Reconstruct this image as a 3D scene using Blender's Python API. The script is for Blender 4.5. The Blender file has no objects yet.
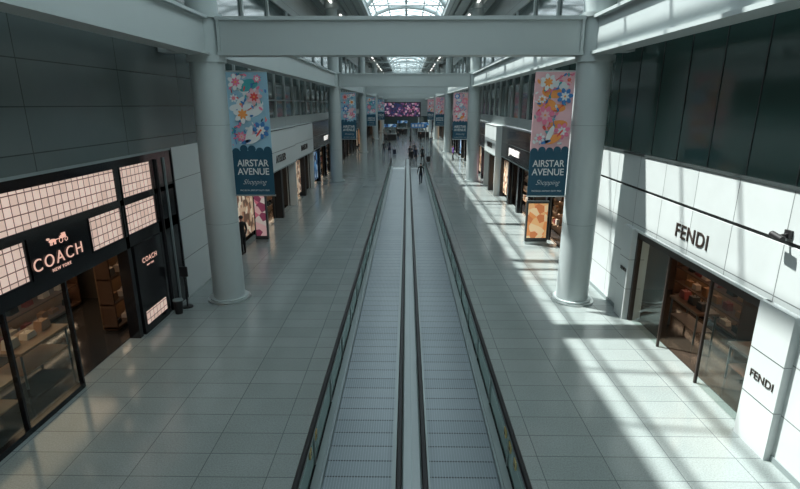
import bpy, bmesh, math, random
from mathutils import Vector, Matrix
random.seed(7)
S = bpy.context.scene
COL = S.collection
S.view_settings.view_transform = 'Standard'
S.view_settings.look = 'None'

# ---------------------------------------------------------------- materials
MATS = {}
def mat(name, col, rough=0.5, metal=0.0, emit=None, es=0.0, noise=0.0, nscale=3.0, spec=0.5):
    if name in MATS: return MATS[name]
    m = bpy.data.materials.new(name); m.use_nodes = True
    nt = m.node_tree; b = nt.nodes['Principled BSDF']
    b.inputs['Base Color'].default_value = (*col, 1)
    b.inputs['Roughness'].default_value = rough
    b.inputs['Metallic'].default_value = metal
    b.inputs['Specular IOR Level'].default_value = spec
    if emit:
        b.inputs['Emission Color'].default_value = (*emit, 1)
        b.inputs['Emission Strength'].default_value = es
    if noise > 0:
        tc = nt.nodes.new('ShaderNodeTexCoord'); n = nt.nodes.new('ShaderNodeTexNoise')
        n.inputs['Scale'].default_value = nscale; n.inputs['Detail'].default_value = 4
        mx = nt.nodes.new('ShaderNodeMix'); mx.data_type = 'RGBA'
        mx.inputs[6].default_value = (*[c*(1-noise) for c in col], 1)
        mx.inputs[7].default_value = (*[min(1, c*(1+noise)) for c in col], 1)
        nt.links.new(tc.outputs['Object'], n.inputs['Vector'])
        nt.links.new(n.outputs['Fac'], mx.inputs[0])
        nt.links.new(mx.outputs[2], b.inputs['Base Color'])
    MATS[name] = m
    return m

def grid_mat(name, c1, c2, joint, w, h, axes='XY', mortar=0.012, rough=0.3, metal=0.0, offset=0.0, shift=(0,0), bump=0.0, emit=0.0, rvar=0.0, speck=0.0):
    if name in MATS: return MATS[name]
    m = bpy.data.materials.new(name); m.use_nodes = True
    nt = m.node_tree; b = nt.nodes['Principled BSDF']; L = nt.links.new
    tc = nt.nodes.new('ShaderNodeTexCoord'); sp = nt.nodes.new('ShaderNodeSeparateXYZ'); cb = nt.nodes.new('ShaderNodeCombineXYZ')
    L(tc.outputs['Object'], sp.inputs[0])
    for i, a in enumerate(axes):
        ad = nt.nodes.new('ShaderNodeMath'); ad.operation = 'ADD'; ad.inputs[1].default_value = 200*w*(1 if i == 0 else 0) + shift[i] + (200*h if i else 0)
        L(sp.outputs['XYZ'.index(a)], ad.inputs[0]); L(ad.outputs[0], cb.inputs[i])
    br = nt.nodes.new('ShaderNodeTexBrick'); br.offset = offset; br.offset_frequency = 2; br.squash = 1
    br.inputs['Scale'].default_value = 1; br.inputs['Brick Width'].default_value = w; br.inputs['Row Height'].default_value = h
    br.inputs['Mortar Size'].default_value = mortar; br.inputs['Mortar Smooth'].default_value = 0.1; br.inputs['Bias'].default_value = 0
    br.inputs['Color1'].default_value = (*c1, 1); br.inputs['Color2'].default_value = (*c2, 1); br.inputs['Mortar'].default_value = (*joint, 1)
    L(cb.outputs[0], br.inputs['Vector']); 
    b.inputs['Roughness'].default_value = rough; b.inputs['Metallic'].default_value = metal
    n = nt.nodes.new('ShaderNodeTexNoise'); n.inputs['Scale'].default_value = 1.3; n.inputs['Detail'].default_value = 5
    L(tc.outputs['Object'], n.inputs['Vector'])
    hs = nt.nodes.new('ShaderNodeHueSaturation')
    mr = nt.nodes.new('ShaderNodeMapRange'); mr.inputs[3].default_value = 0.9; mr.inputs[4].default_value = 1.1
    L(n.outputs['Fac'], mr.inputs[0])
    val = mr.outputs[0]
    if speck:
        n2 = nt.nodes.new('ShaderNodeTexNoise'); n2.inputs['Scale'].default_value = 38; n2.inputs['Detail'].default_value = 3
        L(tc.outputs['Object'], n2.inputs['Vector'])
        m3 = nt.nodes.new('ShaderNodeMapRange'); m3.inputs[1].default_value = .3; m3.inputs[2].default_value = .7; m3.inputs[3].default_value = 1-speck; m3.inputs[4].default_value = 1+speck
        L(n2.outputs['Fac'], m3.inputs[0]); mu = nt.nodes.new('ShaderNodeMath'); mu.operation = 'MULTIPLY'
        L(val, mu.inputs[0]); L(m3.outputs[0], mu.inputs[1]); val = mu.outputs[0]
    L(val, hs.inputs['Value']); L(br.outputs['Color'], hs.inputs['Color'])
    L(hs.outputs[0], b.inputs['Base Color'])
    if rvar:
        m2 = nt.nodes.new('ShaderNodeMapRange'); m2.inputs[3].default_value = rough-rvar; m2.inputs[4].default_value = rough+rvar
        L(n.outputs['Fac'], m2.inputs[0]); L(m2.outputs[0], b.inputs['Roughness'])
    if bump:
        bp = nt.nodes.new('ShaderNodeBump'); bp.inputs['Strength'].default_value = bump; bp.inputs['Distance'].default_value = 0.01; bp.invert = True
        L(br.outputs['Fac'], bp.inputs['Height']); L(bp.outputs[0], b.inputs['Normal'])
    if emit:
        L(hs.outputs[0], b.inputs['Emission Color']); b.inputs['Emission Strength'].default_value = emit
    MATS[name] = m
    return m

def glass_mat(name, col, rough=0.03, r0=.05, r1=.6, pw=3.0):
    m = bpy.data.materials.new(name); m.use_nodes = True
    nt = m.node_tree; nt.nodes.clear(); L = nt.links.new
    o = nt.nodes.new('ShaderNodeOutputMaterial'); t = nt.nodes.new('ShaderNodeBsdfTransparent'); t.inputs[0].default_value = (*col, 1)
    g = nt.nodes.new('ShaderNodeBsdfGlossy'); g.inputs['Roughness'].default_value = rough; g.inputs[0].default_value = (.85, .95, .93, 1)
    mx = nt.nodes.new('ShaderNodeMixShader'); lw = nt.nodes.new('ShaderNodeLayerWeight'); lw.inputs[0].default_value = .5
    p = nt.nodes.new('ShaderNodeMath'); p.operation = 'POWER'; p.inputs[1].default_value = pw
    mr = nt.nodes.new('ShaderNodeMapRange'); mr.inputs[3].default_value = r0; mr.inputs[4].default_value = r1
    L(lw.outputs['Facing'], p.inputs[0]); L(p.outputs[0], mr.inputs[0]); L(mr.outputs[0], mx.inputs[0])
    L(t.outputs[0], mx.inputs[1]); L(g.outputs[0], mx.inputs[2]); L(mx.outputs[0], o.inputs[0])
    MATS[name] = m
    return m

def multi_mat(name, cols, scale, es):
    ms = bpy.data.materials.new(name); ms.use_nodes = True; nt = ms.node_tree; pb = nt.nodes['Principled BSDF']
    tc = nt.nodes.new('ShaderNodeTexCoord'); vo = nt.nodes.new('ShaderNodeTexVoronoi'); vo.inputs['Scale'].default_value = scale
    cr = nt.nodes.new('ShaderNodeValToRGB'); cr.color_ramp.interpolation = 'CONSTANT'
    n = len(cols)
    cr.color_ramp.elements[0].color = (*cols[0], 1); cr.color_ramp.elements[1].position = 1/n; cr.color_ramp.elements[1].color = (*cols[1], 1)
    for i in range(2, n):
        e = cr.color_ramp.elements.new(i/n); e.color = (*cols[i], 1)
    sepc = nt.nodes.new('ShaderNodeSeparateColor')
    nt.links.new(tc.outputs['Object'], vo.inputs['Vector']); nt.links.new(vo.outputs['Color'], sepc.inputs[0]); nt.links.new(sepc.outputs[0], cr.inputs[0])
    nt.links.new(cr.outputs[0], pb.inputs['Emission Color']); nt.links.new(cr.outputs[0], pb.inputs['Base Color']); pb.inputs['Emission Strength'].default_value = es
    return ms

# ---------------------------------------------------------------- mesh builder
class MB:
    def __init__(s): s.v = []; s.f = []; s.mi = []; s.mats = []; s.sm = []
    def m(s, mt):
        if mt not in s.mats: s.mats.append(mt)
        return s.mats.index(mt)
    def add(s, vs, fs, mt, smooth=False):
        k = len(s.v); i = s.m(mt); s.v += [tuple(p) for p in vs]
        for f in fs: s.f.append([k+a for a in f]); s.mi.append(i); s.sm.append(smooth)
    def box(s, x0, x1, y0, y1, z0, z1, mt):
        x0, x1 = sorted((x0, x1)); y0, y1 = sorted((y0, y1)); z0, z1 = sorted((z0, z1))
        vs = [(x, y, z) for z in (z0, z1) for y in (y0, y1) for x in (x0, x1)]
        s.add(vs, [(0,2,3,1),(4,5,7,6),(0,1,5,4),(2,6,7,3),(0,4,6,2),(1,3,7,5)], mt)
    def xpane(s, x, y0, y1, z0, z1, mt):
        s.add([(x, y0, z0), (x, y1, z0), (x, y1, z1), (x, y0, z1)], [(0,1,2,3)], mt)
    def cyl(s, p0, p1, r0, mt, r1=None, n=16, cap=True, smooth=True):
        r1 = r0 if r1 is None else r1
        p0 = Vector(p0); p1 = Vector(p1); d = (p1-p0).normalized()
        a = Vector((1,0,0)) if abs(d.x) < .9 else Vector((0,1,0))
        u = d.cross(a).normalized(); w = d.cross(u)
        vs = []
        for p, r in ((p0, r0), (p1, r1)):
            for i in range(n):
                t = 2*math.pi*i/n; vs.append(p+u*math.cos(t)*r+w*math.sin(t)*r)
        s.add(vs, [(i, (i+1) % n, n+(i+1) % n, n+i) for i in range(n)], mt, smooth)
        if cap:
            s.add([vs[i] for i in range(n)], [tuple(range(n))[::-1]], mt)
            s.add([vs[n+i] for i in range(n)], [tuple(range(n))], mt)
    def prism(s, pts, axis, a0, a1, mt):
        n = len(pts)
        def P(p, a):
            return {'X': (a, p[0], p[1]), 'Y': (p[0], a, p[1]), 'Z': (p[0], p[1], a)}[axis]
        vs = [P(p, a0) for p in pts]+[P(p, a1) for p in pts]
        s.add(vs, [(i, (i+1) % n, n+(i+1) % n, n+i) for i in range(n)]+[tuple(range(n))[::-1], tuple(range(n, 2*n))], mt)
    def disc(s, cx, cz, y, rx, rz, mt, rot=0, n=14):
        vs = []
        for i in range(n):
            t = 2*math.pi*i/n; a = rx*math.cos(t); b = rz*math.sin(t)
            vs.append((cx+a*math.cos(rot)-b*math.sin(rot), y, cz+a*math.sin(rot)+b*math.cos(rot)))
        s.add(vs, [tuple(range(n))], mt)
    def build(s, name, loc=(0,0,0), fix=True):
        me = bpy.data.meshes.new(name); me.from_pydata(s.v, [], s.f)
        for mt in s.mats: me.materials.append(mt)
        for p, i, sm in zip(me.polygons, s.mi, s.sm): p.material_index = i; p.use_smooth = sm
        me.update()
        if fix:
            bm = bmesh.new(); bm.from_mesh(me); bmesh.ops.recalc_face_normals(bm, faces=bm.faces); bm.to_mesh(me); bm.free()
        o = bpy.data.objects.new(name, me); o.location = loc; COL.objects.link(o)
        return o

def empty(name, loc=(0,0,0)):
    e = bpy.data.objects.new(name, None); e.location = loc; COL.objects.link(e); return e
def par(c, p):
    c.parent = p; c.matrix_parent_inverse = Matrix.Translation(-Vector(p.location)); return c
def text(name, s, loc, size, face, mt, parent=None, sp=1.0, ext=0.012, off=0.0, shear=0.0, sx=1.0):
    cu = bpy.data.curves.new(name, 'FONT'); cu.body = s; cu.size = size; cu.align_x = 'CENTER'; cu.align_y = 'CENTER'
    cu.extrude = ext; cu.space_character = sp; cu.offset = off; cu.shear = shear
    o = bpy.data.objects.new(name, cu); o.location = loc; o.scale = (sx, 1, 1)
    o.rotation_euler = {'+X': (math.pi/2, 0, math.pi/2), '-X': (math.pi/2, 0, -math.pi/2), '-Y': (math.pi/2, 0, 0)}[face]
    cu.materials.append(mt); COL.objects.link(o)
    if parent: par(o, parent)
    return o

# palette
M_beam = mat('painted_steel_grey', (.40,.45,.45), .42, noise=.04, nscale=.8)
M_beam2 = mat('painted_steel_dark_edge', (.20,.24,.24), .45)
M_col = mat('column_paint', (.42,.475,.475), .35, noise=.03, nscale=.7)
M_floor = grid_mat('floor_tile', (.245,.28,.275), (.22,.255,.25), (.105,.125,.125), 1.2, .6, 'XY', .008, .15, bump=.15, rvar=.04, speck=.16)
M_wallL = grid_mat('wall_left_panel', (.11,.135,.135), (.10,.125,.125), (.03,.04,.04), 3.4, .88, 'YZ', .012, .25, shift=(.4,.0), bump=.3)
M_white = grid_mat('white_cladding', (.52,.56,.555), (.48,.52,.515), (.16,.18,.18), 1.45, .98, 'YZ', .012, .35, shift=(0.2,.05), bump=.3)
M_whitep = mat('white_panel', (.52,.56,.555), .35)
M_dglass = mat('dark_tinted_glass', (.045,.088,.080), .10, spec=.7)
M_dglass2 = mat('upper_dark_glass', (.05,.075,.075), .08, spec=.8)
M_mull = mat('mullion_dark', (.04,.05,.05), .4)
M_black = mat('black_granite', (.010,.010,.012), .16, spec=.5)
M_blackm = mat('black_matte', (.012,.012,.013), .5)
M_slit = mat('shadow_gap', (.015,.017,.017), .7)
M_upper = grid_mat('upper_wall_panel', (.30,.34,.34), (.28,.32,.32), (.12,.14,.14), 4.4, 1.2, 'YZ', .015, .5)
M_ceil = grid_mat('ceiling_panel', (.30,.34,.34), (.28,.32,.32), (.10,.12,.12), 1.2, 4.4, 'XY', .03, .5)
M_steel = mat('brushed_steel', (.50,.54,.54), .3, metal=.85)
M_deck = mat('walkway_deck_steel', (.25,.29,.29), .34, metal=.7)
M_divider = mat('divider_brushed_metal', (.30,.34,.345), .5, metal=.35)
M_rubber = mat('handrail_rubber', (.006,.007,.008), .5, spec=.3)
M_glass = glass_mat('balustrade_glass', (.42,.53,.51), r0=.04, r1=.3)
M_sglass = glass_mat('shop_glass', (.78,.84,.82), .02, r0=.07, r1=.8, pw=3.5)
M_belt = grid_mat('walkway_pallet', (.205,.245,.265), (.175,.215,.235), (.045,.055,.06), 4.0, .40, 'XY', .016, .36, metal=.3, shift=(2,0), bump=.5, rvar=.08)
M_belt_rib = mat('walkway_rib', (.26,.30,.32), .35, metal=.4)
M_yel = mat('yellow_sticker', (.65,.5,.2), .5)
M_warm = mat('warm_lamp', (1,.8,.6), .5, emit=(1,.72,.48), es=6)
M_wlamp = mat('white_lamp', (1,1,1), .5, emit=(1,.97,.92), es=2.5)
M_tile = grid_mat('lit_glass_tile', (.62,.46,.40), (.50,.36,.30), (.10,.055,.045), .20, .20, 'YZ', .012, .35, shift=(0,.02), emit=.85)
M_pink = mat('sign_glow_pink', (.6,.35,.28), .4, emit=(1,.58,.46), es=.6)
M_signd = mat('sign_bronze_dark', (.03,.02,.016), .4)
M_signw = mat('sign_white', (.7,.7,.68), .4, emit=(1,.95,.9), es=.8)
M_wood = mat('shop_wood', (.075,.038,.022), .4, noise=.25, nscale=5)
M_woodl = mat('shop_wood_light', (.20,.115,.06), .45, noise=.2, nscale=5)
M_shopfl = mat('shop_floor_dark', (.030,.028,.027), .12)
M_shopw = mat('shop_wall_dark', (.045,.036,.03), .6)
M_shopfl2 = mat('shop_floor_brown', (.04,.03,.023), .15)
M_bag1 = mat('leather_tan', (.30,.15,.07), .45); M_bag2 = mat('leather_red', (.20,.035,.03), .45); M_bag3 = mat('leather_cream', (.55,.46,.38), .45)
BAGS = [M_bag1, M_bag2, M_bag3, M_blackm, M_bag3]

HX_L, HX_R = -7.3, 6.6
CL, CR = -5.88, 5.45
RC = .50
BZ = 7.56
Y0, Y1 = -9.0, 150.0

# ---------------------------------------------------------------- shell
b = MB(); b.box(-13.5, 12.5, Y0, Y1, -.2, 0, M_floor); b.build('floor')

b = MB()
b.box(-7.6, HX_L, Y0, 20.0, 4.92, 8.4, M_wallL)
b.box(-7.6, HX_L, 20.0, Y1, 4.92, 5.5, M_upper)
b.box(-7.6, HX_L-.08, 20.0, Y1, 5.5, 8.0, M_dglass2)
y = 20.0
while y < Y1: b.box(-7.6, HX_L+.02, y, y+.10, 5.5, 8.0, M_beam); y += 2.2
b.box(HX_L-.1, HX_L+.06, 20.0, Y1, 6.4, 6.46, M_steel)
b.box(-7.6, HX_L, 20.0, Y1, 8.0, 8.4, M_upper)
b.box(-7.75, HX_L+.12, Y0, Y1, 8.4, 9.3, M_upper)
b.box(-7.6, HX_L-.1, Y0, Y1, 9.3, 11.6, M_dglass2)
y = 2.0
while y < Y1: b.box(-7.6, HX_L, y, y+.2, 9.3, 11.6, M_beam); y += 4.4
b.box(-7.6, HX_L, Y0, Y1, 11.6, 13.9, M_upper)
b.build('wall_left')

b = MB()
b.box(HX_R, 6.9, Y0, 20.0, 3.92, 4.84, M_white)
b.box(HX_R+.05, 6.9, Y0, 24.0, 4.84, 8.4, M_dglass)
b.box(HX_R-.03, HX_R+.2, Y0, 24.0, 4.80, 4.86, M_mull)
y = -8.6
while y < 24: b.box(HX_R+.035, HX_R+.2, y, y+.03, 4.84, 8.4, M_mull); y += 1.32
b.box(HX_R, 6.9, 24.0, Y1, 4.84, 5.4, M_upper)
b.box(HX_R+.08, 6.9, 24.0, Y1, 5.4, 8.4, M_dglass2)
y = 24.0
while y < Y1: b.box(HX_R-.02, 6.9, y, y+.10, 5.4, 8.0, M_beam); y += 2.2
b.box(HX_R-.12, 7.0, Y0, Y1, 8.4, 9.3, M_upper)
b.box(HX_R+.1, 6.9, Y0, Y1, 9.3, 11.6, M_dglass2)
y = 2.0
while y < Y1: b.box(HX_R, 6.9, y, y+.2, 9.3, 11.6, M_beam); y += 4.4
b.box(HX_R, 6.9, Y0, Y1, 11.6, 13.9, M_upper)
b.build('wall_right')

b = MB()
b.box(-7.6, -3.3, Y0, Y1, 13.7, 13.95, M_ceil)
b.box(3.1, 6.9, Y0, Y1, 13.7, 13.95, M_ceil)
for x in (-6.4, -5.2, -4.2, 4.0, 4.9, 5.8):
    b.box(x-.05, x+.05, Y0, Y1, 13.45, 13.7, M_beam2)
for x in (-5.8, 5.35):
    y = -6
    while y < Y1-6: b.box(x-.07, x+.07, y, y+3.4, 13.62, 13.7, M_wlamp); y += 6.6
b.build('ceiling')

b = MB()
XA, XB = -3.3, 3.1
def arc(t):
    a = math.pi*(1-t); return ((XA+XB)/2+math.cos(a)*(XB-XA)/2, 13.8+math.sin(a)*1.15)
NS = 6
pts = [arc(i/NS) for i in range(NS+1)]
for i, (x, z) in enumerate(pts):
    r = .11 if i == 3 else .05
    b.box(x-r, x+r, Y0, Y1, z-.06, z+.06, M_beam)
y = Y0
k = 0
while y < Y1:
    r = .22 if k % 3 == 0 else .05
    for i in range(NS):
        b.cyl((pts[i][0], y, pts[i][1]), (pts[i+1][0], y, pts[i+1][1]), r, M_beam, n=6, cap=False)
    if k % 3 == 0: b.cyl((XA, y, 13.85), (XB, y, 13.85), .06, M_beam, n=6)
    y += 2.2; k += 1
b.box(XA-.25, XA+.05, Y0, Y1, 13.4, 14.1, M_beam); b.box(XB-.05, XB+.25, Y0, Y1, 13.4, 14.1, M_beam)
SK = b.build('skylight_frame')
mg = bpy.data.materials.new('skylight_glass_mat'); mg.use_nodes = True
nt = mg.node_tree; nt.nodes.clear()
o_ = nt.nodes.new('ShaderNodeOutputMaterial'); t_ = nt.nodes.new('ShaderNodeBsdfTransparent'); t_.inputs[0].default_value = (.92,.97,.97,1)
d_ = nt.nodes.new('ShaderNodeBsdfTranslucent'); d_.inputs[0].default_value = (.8,.85,.85,1)
x_ = nt.nodes.new('ShaderNodeMixShader'); x_.inputs[0].default_value = .10
nt.links.new(t_.outputs[0], x_.inputs[1]); nt.links.new(d_.outputs[0], x_.inputs[2]); nt.links.new(x_.outputs[0], o_.inputs[0])
b = MB()
for i in range(NS):
    (x0, z0), (x1, z1) = pts[i], pts[i+1]
    b.add([(x0, Y0, z0+.07), (x1, Y0, z1+.07), (x1, Y1, z1+.07), (x0, Y1, z0+.07)], [(0,1,2,3)], mg)
par(b.build('glazing', fix=False), SK)

b = MB(); b.box(-13.5, 12.5, Y0-.2, Y0, 0, 14, M_upper); b.build('wall_back')
b = MB(); b.box(-13.5, 12.5, Y1, Y1+.2, 0, 14.2, M_upper)
b.box(-7.2, 6.5, Y1-.1, Y1, 0, 3.0, M_dglass2)
b.build('wall_far')

# ---------------------------------------------------------------- columns & beams
cols_y = [-11.0, 15.5, 42.0, 68.5, 95.0, 121.5]
for y in cols_y[1:]:
    for x in (CL, CR):
        b = MB()
        b.cyl((0,0,0), (0,0,.05), .68, M_steel, n=40)
        b.cyl((0,0,.05), (0,0,.11), .60, M_col, n=40)
        b.cyl((0,0,.11), (0,0,BZ-.15), RC, M_col, n=40)
        b.cyl((0,0,2.6), (0,0,2.612), RC+.003, M_beam2, n=40)
        b.cyl((0,0,5.6), (0,0,5.612), RC+.003, M_beam2, n=40)
        b.cyl((0,0,BZ-.18), (0,0,BZ), RC+.06, M_col, n=40)
        b.cyl((0,0,BZ), (0,0,BZ+1.0), RC-.03, M_col, n=40)
        b.cyl((0,0,BZ+1.0), (0,0,BZ+1.12), RC+.06, M_col, n=40)
        b.cyl((0,0,BZ+1.12), (0,0,13.45), .44, M_col, n=40)
        b.cyl((0,0,13.3), (0,0,13.7), .56, M_col, n=40)
        b.build('column', (x, y, 0))
for y in cols_y[1:]:
    b = MB()
    xa, xb = CL+RC-.05, CR-RC+.05
    b.box(xa, xb, y-.32, y+.32, BZ, BZ+.09, M_beam)
    b.box(xa, xb, y-.32, y+.32, BZ+.93, BZ+1.03, M_beam)
    b.box(xa, xb, y-.24, y+.24, BZ+.09, BZ+.93, M_beam)
    for x in (xa+.02, xb-.1): b.box(x, x+.08, y-.31, y+.31, BZ+.09, BZ+.93, M_beam)
    b.box(HX_L+.13, CL-.45, y-.25, y+.25, BZ+.1, BZ+.9, M_beam)
    b.box(CR+.45, HX_R-.13, y-.25, y+.25, BZ+.1, BZ+.9, M_beam)
    b.build('cross_beam')
for x in (CL, CR):
    for a, c in zip([Y0]+cols_y[1:], cols_y[1:]+[Y1]):
        b = MB()
        ya = a+.45 if a > 0 else a; yb = c-.45 if c < Y1 else c
        b.box(x-.30, x+.30, ya, yb, BZ, BZ+.08, M_beam)
        b.box(x-.30, x+.30, ya, yb, BZ+.95, BZ+1.03, M_beam)
        b.box(x-.16, x+.16, ya, yb, BZ+.08, BZ+.95, M_beam)
        b.build('longitudinal_beam')
y = -4
while y < Y1-4:
    b = MB()
    b.box(-7.29, 6.59, y-.1, y+.1, 12.9, 13.1, M_beam)
    for i in range(12):
        x0 = -7.2+i*13.8/12; x1 = x0+13.8/12
        za, zb = (13.1, 13.44) if i % 2 else (13.44, 13.1)
        b.cyl((x0, y, za), (x1, y, zb), .05, M_beam, n=6)
    b.build('roof_truss')
    y += 13.25

# ---------------------------------------------------------------- moving walkway
WX = .09; WY0, WY1 = -6.0, 51.0
W = empty('moving_walkway', (WX, 0, 0))
b = MB()
for x0, x1 in ((-1.52, -.29), (.29, 1.52)):
    b.box(WX+x0, WX+x1, WY0, WY1-1.2, .005, .03, M_belt)
    b.box(WX+x0, WX+x1, WY1-1.2, WY1, .005, .035, M_steel)
    for i in range(24): b.box(WX+x0+.05+i*.049, WX+x0+.07+i*.049, WY1-1.32, WY1-1.18, .03, .045, M_steel)
    b.box(WX+x0, WX+x0+.035, WY0, WY1, .03, .16, M_deck)
    b.box(WX+x1-.035, WX+x1, WY0, WY1, .03, .16, M_deck)
b.box(WX-.29, WX+.29, WY0, WY1, .005, .20, M_deck)
b.box(WX-.12, WX+.12, WY0, WY1, .20, .84, M_deck)
b.box(WX-.125, WX-.012, WY0, WY1, .84, .88, M_divider); b.box(WX+.012, WX+.125, WY0, WY1, .84, .88, M_divider)
for s in (-1, 1):
    b.box(WX+s*1.52, WX+s*1.64, WY0, WY1, .005, .20, M_deck)
    b.box(WX+s*1.68, WX+s*1.80, WY0, WY1, .005, .20, M_deck)
    b.box(WX+s*1.64, WX+s*1.68, WY0, WY1, .005, .16, M_rubber)
    b.box(WX+s*1.80, WX+s*1.83, WY0, WY1, .005, .12, M_steel)
par(b.build('pallets_and_decks'), W)
b = MB()
for x0 in (-1.48, .33):
    for i in range(24):
        xx = WX+x0+.02+i*.0485
        b.box(xx, xx+.010, WY0, WY1-1.35, .03, .036, M_belt_rib)
par(b.build('pallet_ribs'), W)
b = MB(); g = MB()
for x in (-1.66, -.19, .19, 1.66):
    X = WX+x
    y = WY0
    while y < WY1-.3:
        g.xpane(X, y+.01, min(y+1.9, WY1-.3)-.01, .20, .93, M_glass)
        b.box(X-.02, X+.02, y-.012, y+.012, .2, .93, M_steel); y += 1.9
    b.box(X-.045, X+.045, WY0, WY1-.3, .90, .95, M_deck)
    b.prism([(X-.042, .945), (X+.042, .945), (X+.045, .975), (X+.025, 1.0), (X-.025, 1.0), (X-.045, .975)], 'Y', WY0, WY1-.3, M_rubber)
    n = 10
    for i in range(n):
        a0 = math.pi/2-math.pi*i/n; a1 = math.pi/2-math.pi*(i+1)/n
        r = .36; cy = WY1-.3; cz = .615
        b.cyl((X, cy+r*math.cos(a0), cz+r*math.sin(a0)), (X, cy+r*math.cos(a1), cz+r*math.sin(a1)), .04, M_rubber, n=8, cap=False)
par(b.build('handrails'), W); par(g.build('balustrade_glass', fix=False), W)
b = MB()
for s, ys in ((-1, (6.9, 7.4)), (1, (6.7, 7.1, 7.5))):
    for yy in ys:
        b.box(WX+s*1.655-.012, WX+s*1.655+.012, yy, yy+.13, .60, .75, M_yel)
        b.box(WX+s*1.655-.014, WX+s*1.655+.014, yy+.03, yy+.10, .63, .68, M_blackm)
par(b.build('safety_stickers'), W)

# ---------------------------------------------------------------- left near storefront (leather goods)
F = empty('leather_goods_storefront', (-7.3, 10, 0))
b = MB()
fx = HX_L
b.box(fx-.3, fx+.02, Y0, 15.5, 4.86, 4.92, M_beam2)
b.box(fx-.3, fx, Y0, 15.5, 4.68, 4.86, M_black)
b.box(fx-.3, fx, Y0, 15.5, 3.70, 3.84, M_black)
b.box(fx-.3, fx, Y0, 15.5, 2.55, 2.86, M_black)
b.box(fx-.3, fx, 9.12, 11.08, 2.86, 3.70, M_black)
b.box(fx-.3, fx, 12.46, 12.62, 0, 4.68, M_black)
b.box(fx-.3, fx, 14.25, 15.5, 0, 4.68, M_black)
b.box(fx-.3, fx+.06, 14.45, 14.50, 0, 4.68, M_blackm)
b.box(fx-.3, fx+.05, 14.95, 14.99, 0, 4.68, M_beam2)
for z0, z1, ys in ((3.84, 4.68, ((-8.9, -4.1), (-4, .6), (.7, 5.9), (6.0, 12.42), (12.62, 14.25))),
                   (2.86, 3.70, ((-8.9, -4.1), (-4, .6), (.7, 5.9), (6.0, 9.12), (11.08, 12.46), (12.62, 14.25)))):
    for a, c in ys:
        b.box(fx-.2, fx-.03, a+.04, c-.04, z0+.03, z1-.03, M_tile)
        b.box(fx-.3, fx-.2, a, c, z0, z1, M_blackm)
        for q in (a, c): b.box(fx-.2, fx, q-.04, q+.04, z0, z1, M_black)
        b.box(fx-.2, fx-.01, a, c, z0, z0+.03, M_black); b.box(fx-.2, fx-.01, a, c, z1-.03, z1, M_black)
b.box(fx-.25, fx+.04, 12.7, 14.15, 0, 2.55, M_black)
b.box(fx+.04, fx+.06, 12.85, 14.0, .25, .62, M_tile)
for yy in (-8.9, -5.5, -2, 1.5, 4.9, 8.3, 10.0):
    b.box(fx-.12, fx-.02, yy, yy+.05, 0, 2.55, M_black)
b.box(fx-.2, fx+.0, Y0, 10, 0, .12, M_black)
par(b.build('facade'), F)
g = MB(); g.xpane(fx-.07, Y0, 10, .12, 2.55, M_sglass); par(g.build('shop_window_glass', fix=False), F)
text('sign_text', 'COACH', (fx+.02, 9.95, 3.12), .37, '+X', M_pink, F, sp=1.28, ext=.006, off=-.002)
text('sign_text_small', 'NEW YORK', (fx+.02, 9.97, 2.90), .10, '+X', M_pink, F, sp=1.2, ext=.004)
text('panel_sign_text', 'COACH', (fx+.055, 13.4, 2.05), .20, '+X', M_pink, F, sp=1.2, ext=.004)
text('panel_sign_small', 'NEW YORK', (fx+.055, 13.4, 1.88), .07, '+X', M_pink, F, sp=1.1, ext=.003)
b = MB()
EY, EK = -.12, .82
def ey(v): return 10.08+EY+(v-10.08)*EK
def ez(v): return 3.45+(v-3.45)*EK
def yzdisc(cy, cz, ry, rz, mt, n=12, x=fx+.02):
    vs = []
    for xx in (fx+.002, x):
        for i in range(n):
            t = 2*math.pi*i/n; vs.append((xx, ey(cy)+ry*EK*math.cos(t), ez(cz)+rz*EK*math.sin(t)))
    b.add(vs, [(i, (i+1) % n, n+(i+1) % n, n+i) for i in range(n)]+[tuple(range(n, 2*n))], mt)
def ring(cy, cz, r, mt):
    n = 14
    for i in range(n):
        a0 = 2*math.pi*i/n; a1 = 2*math.pi*(i+1)/n
        b.cyl((fx+.02, ey(cy)+r*EK*math.cos(a0), ez(cz)+r*EK*math.sin(a0)), (fx+.02, ey(cy)+r*EK*math.cos(a1), ez(cz)+r*EK*math.sin(a1)), .007, mt, n=5, cap=False)
ring(10.22, 3.45, .065, M_pink); ring(10.42, 3.44, .05, M_pink)
yzdisc(10.32, 3.53, .12, .045, M_pink); b.box(fx+.002, fx+.02, ey(10.28), ey(10.42), ez(3.55), ez(3.62), M_pink)
yzdisc(9.92, 3.51, .12, .042, M_pink); yzdisc(9.78, 3.58, .05, .03, M_pink)
for yy in (9.84, 9.89, 9.98, 10.02): b.box(fx+.002, fx+.02, ey(yy), ey(yy+.016), ez(3.40), ez(3.5), M_pink)
b.box(fx+.002, fx+.02, ey(9.9), ey(10.3), ez(3.50), ez(3.515), M_pink)
par(b.build('sign_emblem'), F)
b = MB()
b.box(-13.0, fx-.3, Y0, 15.4, .001, .02, M_shopfl)
b.box(-13.1, -13.0, Y0, 15.4, 0, 4.6, M_shopw); b.box(-13.0, fx-.3, 15.35, 15.45, 0, 4.6, M_shopw)
b.box(-13.1, fx-.3, Y0, 15.45, 3.2, 3.3, M_shopw)
b.box(-13.1, fx-.3, Y0-.05, Y0, 0, 3.2, M_shopw)
par(b.build('interior_shell'), F)
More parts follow.
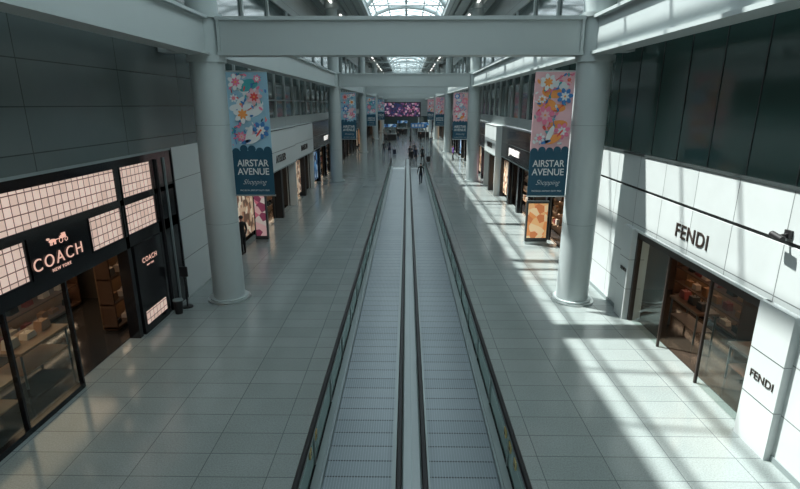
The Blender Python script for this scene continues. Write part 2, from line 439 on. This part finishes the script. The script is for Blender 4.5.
def shelf(parent, x0, x1, y0, y1, z0, z1, n, side, seed=0):
    rr = random.Random(seed); b = MB()
    b.box(x0, x1, y0, y1, z0, z0+.06, M_wood); b.box(x0, x1, y0, y0+.05, z0, z1, M_wood); b.box(x0, x1, y1-.05, y1, z0, z1, M_wood)
    bx = x0 if side < 0 else x1
    b.box(bx-.02, bx+.02, y0, y1, z0, z1, M_woodl)
    for i in range(n+1):
        z = z0+(z1-z0)*i/n
        b.box(x0, x1, y0, y1, z-.02, z+.02, M_wood)
        if i: b.box((x0+x1)/2-.02, (x0+x1)/2+.02, y0+.1, y1-.1, z-.035, z-.021, M_warm)
        if i < n:
            yy = y0+.2
            while yy < y1-.35:
                w = rr.uniform(.2, .34); h = rr.uniform(.15, .26); mt = rr.choice(BAGS); xm = (x0+x1)/2
                b.prism([(yy, z+.02), (yy+w, z+.02), (yy+w*.88, z+.02+h), (yy+w*.12, z+.02+h)], 'X', xm-.08, xm+.08, mt)
                for q in range(6):
                    a0 = math.pi*q/6; a1 = math.pi*(q+1)/6
                    b.cyl((xm, yy+w/2+w*.25*math.cos(a0), z+.02+h+.08*math.sin(a0)), (xm, yy+w/2+w*.25*math.cos(a1), z+.02+h+.08*math.sin(a1)), .008, mt, n=5, cap=False)
                yy += w+rr.uniform(.1, .4)
    par(b.build('display_shelf'), parent)
shelf(F, -10.4, -9.9, -4, 3.5, .1, 2.6, 4, -1, 1); shelf(F, -11.5, -11.1, 4, 9, .1, 2.6, 4, -1, 2)
shelf(F, -10.9, -10.4, 10.4, 14.8, .1, 2.6, 4, -1, 3); shelf(F, -8.5, -8.1, 12.8, 14.8, .1, 2.3, 3, -1, 4)
def table(parent, x, y, lx, ly, mt, seed, name='display_table'):
    rr = random.Random(seed); b = MB()
    b.box(x-lx/2, x+lx/2, y-ly/2, y+ly/2, .86, .92, mt)
    b.box(x-lx/2+.05, x+lx/2-.05, y-ly/2+.05, y+ly/2-.05, .35, .38, mt)
    for sx in (-1, 1):
        for sy in (-1, 1):
            cx, cy = x+sx*(lx/2-.06), y+sy*(ly/2-.06); b.cyl((cx, cy, .02), (cx, cy, .86), .025, M_mull, n=8)
    yy = y-ly/2+.15
    while yy < y+ly/2-.35:
        w = rr.uniform(.25, .36); mt2 = rr.choice(BAGS); h = rr.uniform(.14, .24)
        b.prism([(yy, .92), (yy+w, .92), (yy+w*.85, .92+h), (yy+w*.15, .92+h)], 'X', x-.1, x+.1, mt2)
        for q in range(6):
            a0 = math.pi*q/6; a1 = math.pi*(q+1)/6
            b.cyl((x, yy+w/2+w*.25*math.cos(a0), .92+h+.09*math.sin(a0)), (x, yy+w/2+w*.25*math.cos(a1), .92+h+.09*math.sin(a1)), .009, mt2, n=5, cap=False)
        yy += w+rr.uniform(.1, .2)
    par(b.build(name), parent)
table(F, -8.3, 8.0, .9, 1.9, M_woodl, 3); table(F, -9.4, 5.2, .9, 1.9, M_woodl, 4); table(F, -8.9, 10.6, .9, 1.6, M_woodl, 5); table(F, -9.0, 1.5, .9, 2.0, M_woodl, 6)
b = MB()
for xx in (-8.4, -9.8, -11.4):
    for yy in range(-7, 15, 2):
        b.cyl((xx, yy, 3.14), (xx, yy, 3.199), .06, M_warm, n=10)
par(b.build('downlights'), F)

b = MB(); b.box(fx-.3, fx+.03, 15.5, 17.6, 0, 4.92, M_whitep)
for z in (1.3, 2.6, 3.9): b.box(fx-.29, fx+.035, 15.5, 17.6, z, z+.015, M_mull)
b.box(fx-.29, fx+.036, 15.5, 15.53, 0, 4.92, M_mull)
b.build('wall_left_pier')

# ---------------------------------------------------------------- right near storefront
G = empty('fashion_storefront', (6.6, 11, 0))
b = MB(); rx = HX_R
b.box(rx+.05, rx+.3, Y0, 20.0, 3.84, 3.92, M_slit)
b.box(rx, rx+.3, Y0, 20.0, 2.78, 3.84, M_white)
b.box(rx-.06, rx+.3, 8.45, 14.0, 2.72, 2.78, M_whitep)
b.box(rx-.14, rx+.4, 13.95, 14.55, 0, 2.78, M_whitep)
b.box(rx, rx+.3, 14.55, 20.0, 0, 2.78, M_white)
b.box(rx-.14, rx+.4, 7.75, 8.6, 0, 2.78, M_whitep)
for z in (.95, 1.85):
    b.box(rx-.145, rx+.3, 7.75, 8.605, z, z+.012, M_mull); b.box(rx-.145, rx+.3, 13.945, 14.55, z, z+.012, M_mull)
b.box(rx, rx+.3, Y0, 7.75, 0, 2.78, M_white)
b.box(rx-.03, rx, Y0, 7.75, 0, .12, M_beam2)
b.box(rx-.03, rx, 14.55, 20.0, 0, .12, M_beam2)
b.box(rx+.02, rx+.14, 8.6, 13.95, 2.52, 2.72, M_signd); b.box(rx+.02, rx+.14, 8.6, 8.70, 0, 2.6, M_signd); b.box(rx+.02, rx+.14, 13.85, 13.95, 0, 2.6, M_signd)
for yy in (10.35, 12.15): b.box(rx+.05, rx+.11, yy, yy+.05, 0, 2.52, M_signd)
b.box(rx+.14, rx+.5, 8.6, 13.95, 2.66, 2.72, M_signd)
par(b.build('facade'), G)
g = MB(); g.xpane(rx+.08, 8.7, 10.35, .02, 2.52, M_sglass); g.xpane(rx+.08, 12.2, 13.85, .02, 2.52, M_sglass); par(g.build('shop_window_glass', fix=False), G)
text('sign_text', 'FENDI', (rx-.012, 11.3, 3.25), .48, '-X', M_signd, G, sp=1.08, ext=.010, off=.002)
text('pier_sign_text', 'FENDI', (rx-.15, 8.17, 1.38), .22, '-X', M_signd, G, sp=1.05, ext=.006)
text('far_pier_sign_text', 'FENDI', (rx-.15, 14.22, 1.5), .15, '-X', M_signd, G, sp=1.0, ext=.006)
b = MB()
b.box(rx+.3, 12.3, 5.5, 16.5, .001, .02, M_shopfl2)
b.box(12.3, 12.4, 5.5, 16.5, 0, 3.1, M_wood); b.box(rx+.5, 12.3, 16.4, 16.5, 0, 3.1, M_wood); b.box(rx+.5, 12.3, 5.5, 5.6, 0, 3.1, M_wood)
b.box(rx+.3, 12.4, 5.5, 16.5, 3.0, 3.1, M_shopw)
par(b.build('interior_shell'), G)
shelf(G, 8.9, 9.3, 12.4, 15.8, .1, 2.5, 5, 1, 11); shelf(G, 11.8, 12.25, 6, 15, .1, 2.5, 5, 1, 12); shelf(G, 8.9, 9.3, 8.6, 11.4, .1, 2.4, 5, 1, 14)
table(G, 7.9, 12.9, .6, 1.4, M_wood, 21); table(G, 7.75, 9.9, .6, 1.5, M_wood, 22); table(G, 8.0, 7.4, .8, 1.4, M_wood, 23)
b = MB()
for xx in (7.6, 8.8, 10.4):
    for yy in range(6, 17, 1): b.box(xx-.03, xx+.03, yy, yy+.35, 2.96, 2.999, M_warm)
par(b.build('downlights'), G)
b = MB(); b.box(rx-.05, rx, 8.35, 8.5, 3.98, 4.12, M_blackm); b.cyl((rx-.05, 8.42, 4.05), (rx-.2, 8.42, 4.02), .025, M_blackm, n=8)
b.cyl((rx-.22, 8.28, 3.99), (rx-.22, 8.55, 4.03), .055, M_blackm, n=14); b.build('security_camera')

# ---------------------------------------------------------------- generic shops further on
pa = [multi_mat('poster_pink', [(.65,.18,.25),(.8,.5,.5),(.3,.06,.12),(.75,.65,.6)], 3.5, .25),
      multi_mat('poster_orange', [(.75,.3,.1),(.85,.6,.35),(.6,.2,.07),(.8,.45,.2)], 3.5, .40),
      multi_mat('poster_blue', [(.03,.10,.25),(.15,.35,.6),(.02,.04,.1),(.5,.6,.7)], 2.5, .30),
      multi_mat('poster_warm', [(.6,.42,.28),(.15,.08,.05),(.8,.65,.5),(.4,.2,.12)], 4, .35)]
def shop(side, y0, y1, dark, title, pm, seed, proj=.1):
    rr = random.Random(seed)
    X = HX_L if side < 0 else HX_R; s = 1 if side < 0 else -1
    P = empty('shopfront', (X, (y0+y1)/2, 0))
    fm = M_black if dark else M_whitep
    b = MB(); top = 4.92 if side < 0 else 4.80
    def bx(a, c, *r): b.box(X+s*a, X+s*c, *r)
    bx(-.25, proj, y0, y1, 2.75, top, fm)
    bx(proj, proj+.02, y0, y1, top-.06, top-.02, M_mull); bx(proj, proj+.02, y0, y1, 2.75, 2.81, M_beam2)
    bx(proj, proj+.012, y0, y1, 3.75, 3.77, M_mull)
    nb = max(2, round((y1-y0)/3.2)); w = (y1-y0)/nb
    for i in range(nb+1):
        yy = y0+i*w; a = max(y0, yy-.18); c = min(y1, yy+.18)
        bx(-.25, proj-.02, a, c, 0, 2.75, M_blackm if (i % 2 and not dark) else fm)
    dd = 3.2
    bx(-dd, -.25, y0, y1, .001, .015, M_shopfl if dark else M_shopfl2)
    bx(-dd-.1, -dd, y0, y1, 0, 3.0, M_shopw); bx(-dd, -.3, y0, y0+.08, 0, 2.7, M_shopw); bx(-dd, -.3, y1-.08, y1, 0, 2.7, M_shopw)
    bx(-dd, -.25, y0, y1, 2.95, 3.05, M_shopw)
    for i in range(nb):
        ya = y0+i*w+.22; yb = y0+(i+1)*w-.22
        if rr.random() < .3:
            bx(-.22, -.12, ya, yb, .3, 2.5, rr.choice(pm)); bx(-.24, -.1, ya-.05, ya, .25, 2.55, M_mull); bx(-.24, -.1, yb, yb+.05, .25, 2.55, M_mull)
        else:
            bx(-1.0, -.96, ya+.3, yb-.6, .015, 2.2, M_woodl)
            for z in (.5, 1.1, 1.7, 2.2):
                bx(-.95, -.6, ya+.3, yb-.6, z, z+.03, M_woodl); bx(-.8, -.76, ya+.35, yb-.65, z-.02, z-.001, M_warm)
                yy = ya+.35
                while yy < yb-.85: 
                    h = rr.uniform(.12, .3); bx(-.85, -.7, yy, yy+.2, z+.03, z+.03+h, rr.choice(BAGS)); yy += .36
            bx(-.16, -.10, ya, ya+.05, 0, 2.75, M_mull); bx(-.16, -.10, yb-.05, yb, 0, 2.75, M_mull)
        bx(-1.5, -1.4, ya, yb, 2.9, 2.949, M_wlamp)
    par(b.build('facade'), P)
    text('sign_text', title, (X+s*(proj+.02), (y0+y1)/2, 3.35), .55, '+X' if side < 0 else '-X', M_signw if dark else M_signd, P, sp=1.1)
shop(-1, 17.65, 24.0, True, 'DUTY FREE', [pa[0], pa[3]], 1, .02)
shop(-1, 24.05, 31.5, False, 'ATELIER', [pa[3]], 2, .35)
shop(-1, 31.55, 38.5, False, 'MAISON', [pa[3], pa[0]], 3, .2)
shop(-1, 38.55, 52, True, 'BEAUTY', [pa[2], pa[1]], 4)
shop(-1, 52.05, 66, True, 'TRAVEL', [pa[2], pa[3]], 5)
shop(-1, 66.05, 90, True, 'TIME', [pa[1], pa[3]], 6); shop(-1, 90.05, 118, True, 'STORE', [pa[1]], 7); shop(-1, 118.05, 149.5, True, 'STORE', [pa[1]], 8)
shop(1, 20.05, 26.5, True, 'OPTIC', [pa[1], pa[3]], 11, .05)
shop(1, 26.55, 35, True, 'JEWELLERY', [pa[3]], 12)
shop(1, 35.05, 40, False, 'PARFUM', [pa[1]], 13, .5)
shop(1, 40.05, 54, True, 'WATCHES', [pa[0], pa[3]], 14, .2)
shop(1, 54.05, 68, True, 'SHOES', [pa[1], pa[2]], 15, .1)
shop(1, 68.05, 90, True, 'TIME', [pa[3]], 16); shop(1, 90.05, 118, True, 'STORE', [pa[1]], 17); shop(1, 118.05, 149.5, True, 'STORE', [pa[2]], 18)

def totem(x, y, mt, w=1.0, h=2.3):
    b = MB(); b.box(-w/2, w/2, -.14, .14, 0, .12, M_steel); b.box(-w/2, w/2, -.1, .1, .12, h, M_mull)
    b.box(-w/2+.06, w/2-.06, -.115, -.1, .3, h-.1, mt); b.box(-w/2+.06, w/2-.06, .1, .115, .3, h-.1, mt)
    b.build('advertising_totem', (x, y, 0))
totem(5.95, 22.4, pa[1], 1.0, 2.0); totem(-6.75, 22.6, pa[0], .6, 2.3)

b = MB(); b.cyl((0,0,0), (0,0,.03), .17, M_blackm, n=20); b.cyl((0,0,.03), (0,0,.95), .025, M_blackm, n=10); b.cyl((0,0,.95), (0,0,1.02), .04, M_blackm, n=12)
b.box(-.12, .12, -.02, .02, 1.02, 1.34, M_blackm); b.build('sign_stand', (-6.95, 14.7, 0))
b = MB(); b.cyl((0,0,0), (0,0,.42), .11, M_blackm, .14, n=20); b.cyl((0,0,.42), (0,0,.45), .15, M_beam2, n=20); b.build('waste_bin', (-7.0, 14.2, 0))

# ---------------------------------------------------------------- banners
B_navy = mat('banner_navy', (.008,.075,.125), .6); B_sky = mat('banner_sky', (.28,.48,.60), .6, noise=.25, nscale=1.6)
B_w = mat('banner_white', (.72,.74,.74), .6); B_p = mat('banner_pink', (.78,.20,.32), .6); B_r = mat('banner_coral', (.72,.08,.07), .6)
B_o = mat('banner_orange', (.85,.32,.08), .6); B_b = mat('banner_blue', (.05,.20,.48), .6); B_lp = mat('banner_blush', (.75,.45,.48), .6, noise=.2, nscale=2); B_g = mat('banner_teal', (.06,.36,.38), .6)
def banner(xl, y, w, side, seed, pinkish):
    rr = random.Random(seed)
    z0, z1 = 3.45, 7.14; h = z1-z0; zs = z0+1.38
    P = empty('hanging_banner', (xl+w/2, y, (z0+z1)/2))
    b = MB()
    b.box(xl, xl+w, y-.012, y+.012, zs, z1, B_lp if pinkish else B_sky)
    b.box(xl, xl+w, y-.012, y+.012, z0, zs, B_navy)
    yf = y-.013
    for i in range(5):
        cx = xl+w*(i+.5)/5; b.disc(cx, zs+rr.uniform(-.05, .08), yf-.013, w*.1, .12, B_navy, 0)
    for k in range(9):
        r = rr.uniform(.2, .34); cx = rr.uniform(xl+r, xl+w-r); cz = rr.uniform(zs+.3, z1-r)
        b.disc(cx, cz, yf-.0003*(k+1), r, r*.5, rr.choice([B_w, B_sky, B_lp, B_w, B_g if not pinkish else B_o]), rr.uniform(-.4, .4))
    for k in range(34):
        r = rr.uniform(.03, .08); cx = rr.uniform(xl+r, xl+w-r); cz = rr.uniform(zs+.15, z1-r-.02)
        a = rr.uniform(0, 3.14)
        b.disc(cx, cz, yf-.003-.0002*k, r, r*rr.uniform(.3, .6), rr.choice([B_w, B_p, B_g, B_b, B_w, B_r, B_o, B_navy]), a)
    yf -= .012
    for k in range(4):
        px, pz = xl+w*rr.uniform(.1, .4), zs+.2+k*.5
        for q in range(7):
            nx = min(max(px+rr.uniform(-.05, .2), xl+.06), xl+w-.08); nz = min(pz+rr.uniform(.05, .2), z1-.1)
            b.cyl((px, yf-.005, pz), (nx, yf-.005, nz), .014, B_r if k % 2 else B_b, n=5)
            b.disc(nx, nz, yf-.021, .06, .03, (B_p, B_b, B_g)[q % 3], rr.uniform(0, 3)); px, pz = nx, nz
    fl = [(.28, .86, .24), (.72, .70, .24), (.30, .44, .28), (.72, .22, .26), (.25, .14, .16), (.80, .93, .12), (.2, .66, .12)]
    for i, (fx_, fz_, R) in enumerate(fl):
        fx_ += rr.uniform(-.06, .06); fz_ += rr.uniform(-.03, .03)
        cx = xl+w*fx_; cz = zs+.1+(z1-zs-.15)*fz_; R = max(.06, min(R, cx-xl-.02, xl+w-cx-.02, z1-cz-.02))
        ca, cb_ = [(B_p, B_w), (B_w, B_p), (B_lp, B_r), (B_w, B_o), (B_b, B_w), (B_p, B_lp)][(i+seed) % 6]
        for q in range(7):
            t = q*math.pi*2/7+i; b.disc(cx+.58*R*math.cos(t), cz+.58*R*math.sin(t), yf-.024-.0008*q, R*.45, R*.26, ca, t)
        for q in range(7):
            t = q*math.pi*2/7+i+.5; b.disc(cx+.28*R*math.cos(t), cz+.28*R*math.sin(t), yf-.030-.0005*q, R*.28, R*.14, cb_, t)
        b.disc(cx, cz, yf-.034, R*.13, R*.13, B_o)
    bx_, bz_ = xl+w*.55, zs+.36
    b.disc(bx_, bz_, yf-.036, .27, .12, B_o if pinkish else B_w, .4); b.disc(bx_-.1, bz_+.14, yf-.037, .28, .08, B_w, 1.2); b.disc(bx_+.2, bz_+.18, yf-.037, .14, .03, B_r, .9)
    b.disc(bx_-.2, bz_-.08, yf-.037, .16, .05, B_b, .3)
    for zz in (z0, z1): b.cyl((xl-.03, y, zz), (xl+w+.03, y, zz), .025, M_steel, n=8)
    cx = CL if side < 0 else CR
    for zz in (z0, z1):
        if side < 0: b.cyl((cx+RC-.05, y, zz), (xl+.0, y, zz), .02, M_steel, n=8)
        else: b.cyl((xl+w, y, zz), (cx-RC+.05, y, zz), .02, M_steel, n=8)
    par(b.build('cloth_print', fix=False), P)
    cx = xl+w/2; yf = y-.015
    text('line_1', 'AIRSTAR', (cx, yf-.012, z0+1.0), .29, '-Y', B_w, P, ext=.002, off=.003, sx=.86)
    text('line_2', 'AVENUE', (cx, yf-.012, z0+.74), .29, '-Y', B_w, P, ext=.002, off=.003, sx=.90)
    text('line_3', 'Shopping', (cx, yf-.012, z0+.42), .22, '-Y', B_w, P, ext=.002, shear=.5, sx=.9, off=-.004)
    text('line_4', 'INCHEON AIRPORT DUTY FREE', (cx, yf-.012, z0+.16), .065, '-Y', B_w, P, ext=.002)
for k, yy in enumerate(cols_y[1:5]):
    banner(CL+RC+.02, yy, 1.22, -1, 1+k, False)
    banner(CR-RC-.03-1.16, yy, 1.16, 1, 3+k, True)

b = MB(); b.box(-1.0, 1.0, -.12, .12, 0, .6, B_b); 
for x in (-.9, .9): b.cyl((x, 0, -3.3), (x, 0, 0), .05, M_steel, n=10)
for i in range(4): b.box(-.85+i*.42, -.58+i*.42, -.135, -.12, .15, .45, B_w)
b.build('direction_sign', (1.5, 66, 3.3))
ms = multi_mat('video_screen_mat', [(.06,.02,.07),(.35,.12,.2),(.02,.02,.06),(.5,.35,.4),(.02,.03,.1),(.15,.06,.15),(.02,.02,.03)], 2.4, .45)
b = MB(); b.box(-6.9, 3.4, -.3, 0, -.2, 3.4, M_blackm); b.box(-6.7, 3.2, -.33, -.3, 0, 3.2, ms)
for x in (-6.2, 2.9): b.box(x-.15, x+.15, -.25, -.05, -3.4, -.2, M_beam)
b.build('video_screen', (0, 128, 3.4))
for (x, y) in ((-3.0, 92), (3.2, 100), (-1.0, 112)):
    b = MB(); b.box(-1.1, 1.1, -.6, .6, 0, 1.05, M_blackm); b.box(-1.15, 1.15, -.65, .65, 1.05, 1.1, M_mull)
    for xx in (-1, 1): b.cyl((xx, .5, 1.1), (xx, .5, 2.5), .04, M_steel, n=8)
    b.box(-1.1, 1.1, .42, .58, 2.3, 2.8, pa[2]); b.build('information_kiosk', (x, y, 0))

# ---------------------------------------------------------------- people
def person_mesh(name, stride, armswing, female=False):
    V = []; E = []; R = []
    def v(p, r, pr=None):
        V.append(p); R.append(r); i = len(V)-1
        if pr is not None: E.append((pr, i))
        return i
    pel = v((0,0,.95), (.135,.105)); ab = v((0,0,1.10), (.125,.095), pel); ch = v((0,.0,1.28), (.15,.11), ab); uc = v((0,-.005,1.40), (.12,.09), ch)
    nb = v((0,0,1.47), (.06,.06), uc); nk = v((0,.01,1.53), (.05,.05), nb); hj = v((0,.025,1.58), (.066,.072), nk); hd = v((0,.02,1.655), (.078,.092), hj); v((0,.01,1.715), (.06,.07), hd)
    for s in (-1, 1):
        a = armswing*s
        sh = v((s*.175, 0, 1.41), (.058,.058), uc)
        el = v((s*.225, -.02-a*.10, 1.13), (.043,.043), sh); wr = v((s*.235, .06-a*.22, .90), (.027,.027), el)
        pm = v((s*.232, .075-a*.24, .84), (.032,.022), wr)
        for k, (dy, L) in enumerate(((.028, .075), (.010, .085), (-.010, .08), (-.026, .062))):
            f1 = v((s*.230, .078-a*.24+dy, .795), (.009,.009), pm); f2 = v((s*.222, .082-a*.24+dy, .795-L*.55), (.008,.008), f1); v((s*.208, .085-a*.24+dy, .795-L), (.007,.007), f2)
        t1 = v((s*.222, .112-a*.24, .835), (.010,.010), pm); v((s*.212, .122-a*.24, .795), (.008,.008), t1)
        st = stride*s
        hp = v((s*.085, st*.04, .86), (.088,.09), pel); kn = v((s*.095, st*.20+.03, .49), (.058,.06), hp)
        an = v((s*.095, st*.36-(.05 if st < 0 else 0), .10+(.05 if st < -.1 else 0)), (.038,.04), kn)
        v((s*.105, st*.36+.13, .045), (.04,.03), an)
    me = bpy.data.meshes.new('tmp'); me.from_pydata(V, E, []); ob = bpy.data.objects.new('tmp', me); COL.objects.link(ob)
    md = ob.modifiers.new('Skin', 'SKIN'); md.use_smooth_shade = True; md.branch_smoothing = .4
    sv = me.skin_vertices[0].data
    for i, r in enumerate(R): sv[i].radius = r; sv[i].use_root = (i == 0)
    ss = ob.modifiers.new('Sub', 'SUBSURF'); ss.levels = 1; ss.render_levels = 1
    bpy.context.view_layer.update()
    dg = bpy.context.evaluated_depsgraph_get(); ev = ob.evaluated_get(dg)
    m2 = bpy.data.meshes.new_from_object(ev); bpy.data.objects.remove(ob)
    bm = bmesh.new(); bm.from_mesh(m2)
    for f in bm.faces:
        c = f.calc_center_median(); f.smooth = True
        if c.z > 1.49: k = 0
        elif abs(c.x) > .19 and c.z < .90: k = 0
        elif c.z > .93 or (abs(c.x) > .185 and c.z > .8): k = 2
        elif c.z > .09: k = 3
        else: k = 4
        f.material_index = k
    def sph(c, r, sc, k):
        g = bmesh.ops.create_uvsphere(bm, u_segments=12, v_segments=8, radius=r, matrix=Matrix.Translation(c) @ Matrix.Diagonal((*sc, 1)))
        for f in {f for vv in g['verts'] for f in vv.link_faces}: f.material_index = k; f.smooth = True
    sph((0, -.002, 1.672), .094, (.95, 1.02, .85), 1)
    if female: sph((0, -.05, 1.56), .08, (1, .7, 1.5), 1)
    sph((0, .115, 1.625), .014, (.8, 1, 1.3), 0)
    for s in (-1, 1):
        sph((s*.03, .098, 1.645), .009, (1.2, .6, .8), 1); sph((s*.083, .015, 1.635), .018, (.5, .9, 1.4), 0)
    sph((0, .1, 1.59), .012, (1.8, .5, .5), 2)
    if female:
        g = bmesh.ops.create_cone(bm, cap_ends=True, segments=16, radius1=.24, radius2=.14, depth=.42, matrix=Matrix.Translation((0, .01, .80)) @ Matrix.Diagonal((1, .8, 1, 1)))
        for f in {f for vv in g['verts'] for f in vv.link_faces}: f.material_index = 2; f.smooth = True
    mz = min(vv.co.z for vv in bm.verts)
    for vv in bm.verts: vv.co.z -= mz
    bm.to_mesh(m2); bm.free(); m2.name = name
    return m2
sk = mat('skin', (.45,.27,.2), .5); hr = mat('hair', (.012,.010,.009), .5); shoe = mat('shoe', (.02,.02,.02), .4)
cl = [mat('cloth_black', (.008,.009,.010), .8), mat('cloth_navy', (.012,.018,.04), .8), mat('cloth_grey', (.07,.075,.08), .8), mat('cloth_white', (.45,.47,.47), .8), mat('cloth_purple', (.15,.05,.35), .8), mat('cloth_denim', (.03,.05,.09), .8)]
PM = [person_mesh('person_walk', .8, .9), person_mesh('person_stand', .05, .05), person_mesh('person_walk_coat', -.7, -.8, True)]
def person(x, y, rot, kind, top, bot, z=0.0, sc=1.0):
    me = PM[kind].copy()
    idx = [p.material_index for p in me.polygons]
    me.materials.clear()
    for m_ in (sk, hr, cl[top], cl[bot], shoe): me.materials.append(m_)
    me.polygons.foreach_set('material_index', idx); me.update()
    o = bpy.data.objects.new('person', me); o.location = (x, y, z); o.rotation_euler = (0, 0, math.radians(rot)); o.scale = (sc,)*3; COL.objects.link(o)
def suitcase(x, y, mt):
    b = MB(); b.box(-.22, .22, -.13, .13, .06, .66, mt)
    for i in range(5): b.box(-.18+i*.08, -.16+i*.08, -.138, .138, .09, .63, mt)
    for xx in (-.18, .18):
        for yy in (-.1, .1): b.cyl((xx-.015, yy, .03), (xx+.015, yy, .03), .03, M_blackm, n=10)
    for xx in (-.09, .09): b.cyl((xx, -.1, .66), (xx, -.1, 1.0), .009, M_steel, n=6)
    b.cyl((-.1, -.1, 1.0), (.1, -.1, 1.0), .014, M_blackm, n=8); b.build('suitcase', (x, y, 0))
person(1.12, 40.0, 5, 0, 0, 1, .036)
person(-2.95, 64.5, 0, 0, 0, 1); person(-2.25, 65.2, 8, 2, 1, 0)
person(.35, 57.5, 180, 1, 0, 0); person(1.0, 55.5, 0, 0, 1, 0); person(1.75, 56.5, 190, 2, 0, 0); person(.9, 62, 0, 0, 2, 5); person(.55, 53.2, 0, 0, 0, 0)
person(5.3, 58.0, 90, 1, 4, 0); person(-6.95, 20.4, 60, 1, 0, 0)
person(-3.4, 84, 0, 0, 2, 0); person(-1.5, 88, 180, 0, 0, 5); person(.6, 80, 0, 2, 0, 0); person(2.3, 86, 180, 0, 0, 0)
person(3.6, 76, 20, 0, 1, 1); person(-4.5, 102, 0, 1, 0, 0); person(0.8, 106, 180, 1, 1, 0); person(-2.2, 107, 0, 0, 0, 0); person(4.6, 96, 90, 1, 0, 0)
person(-5.0, 75, 180, 0, 0, 1); person(5.9, 47.5, -90, 1, 0, 0); person(-.8, 98, 0, 0, 0, 0); person(1.9, 104, 0, 0, 0, 1); person(-3.2, 98, 0, 1, 0, 1)
suitcase(2.4, 56.2, M_blackm); suitcase(-1.6, 65.0, cl[1])

# ---------------------------------------------------------------- lights
w = bpy.data.worlds.new('World'); S.world = w; w.use_nodes = True
bg = w.node_tree.nodes['Background']; bg.inputs[0].default_value = (.80, .93, 1.0, 1); bg.inputs[1].default_value = 2.5
sd = bpy.data.lights.new('sun', 'SUN'); sd.energy = 13; sd.angle = math.radians(1.0); sd.color = (1, .97, .93)
so = bpy.data.objects.new('sun', sd); COL.objects.link(so); so.location = (-10, 20, 30)
so.rotation_euler = Vector((.54, -.30, -1)).to_track_quat('-Z', 'Y').to_euler()
for i in range(4):
    ld = bpy.data.lights.new('skylight_portal', 'AREA'); ld.shape = 'RECTANGLE'; ld.size = 6.4; ld.size_y = 39.75
    try: ld.cycles.is_portal = True
    except Exception as e: print(e)
    lo = bpy.data.objects.new('skylight_portal', ld); lo.location = (-.1, Y0+39.75*(i+.5), 15.2); COL.objects.link(lo)
for (x, y, sy, e, c) in ((-10.2, 3, 8, 90, (1,.72,.45)), (-10.0, 11, 6, 70, (1,.72,.45)), (8.8, 11, 5, 45, (1,.72,.45))):
    ld = bpy.data.lights.new('shop_lamp', 'AREA'); ld.shape = 'RECTANGLE'; ld.size = 2; ld.size_y = sy; ld.energy = e; ld.color = c
    lo = bpy.data.objects.new('shop_lamp', ld); lo.location = (x, y, 2.92); COL.objects.link(lo)

# ---------------------------------------------------------------- camera
cd = bpy.data.cameras.new('camera'); cd.sensor_width = 36; cd.lens = 500/800*36; cd.clip_end = 400
co = bpy.data.objects.new('camera', cd); co.location = (0, 0, 6.2); co.rotation_euler = (math.radians(90-15.64), 0, .0135)
COL.objects.link(co); S.camera = co
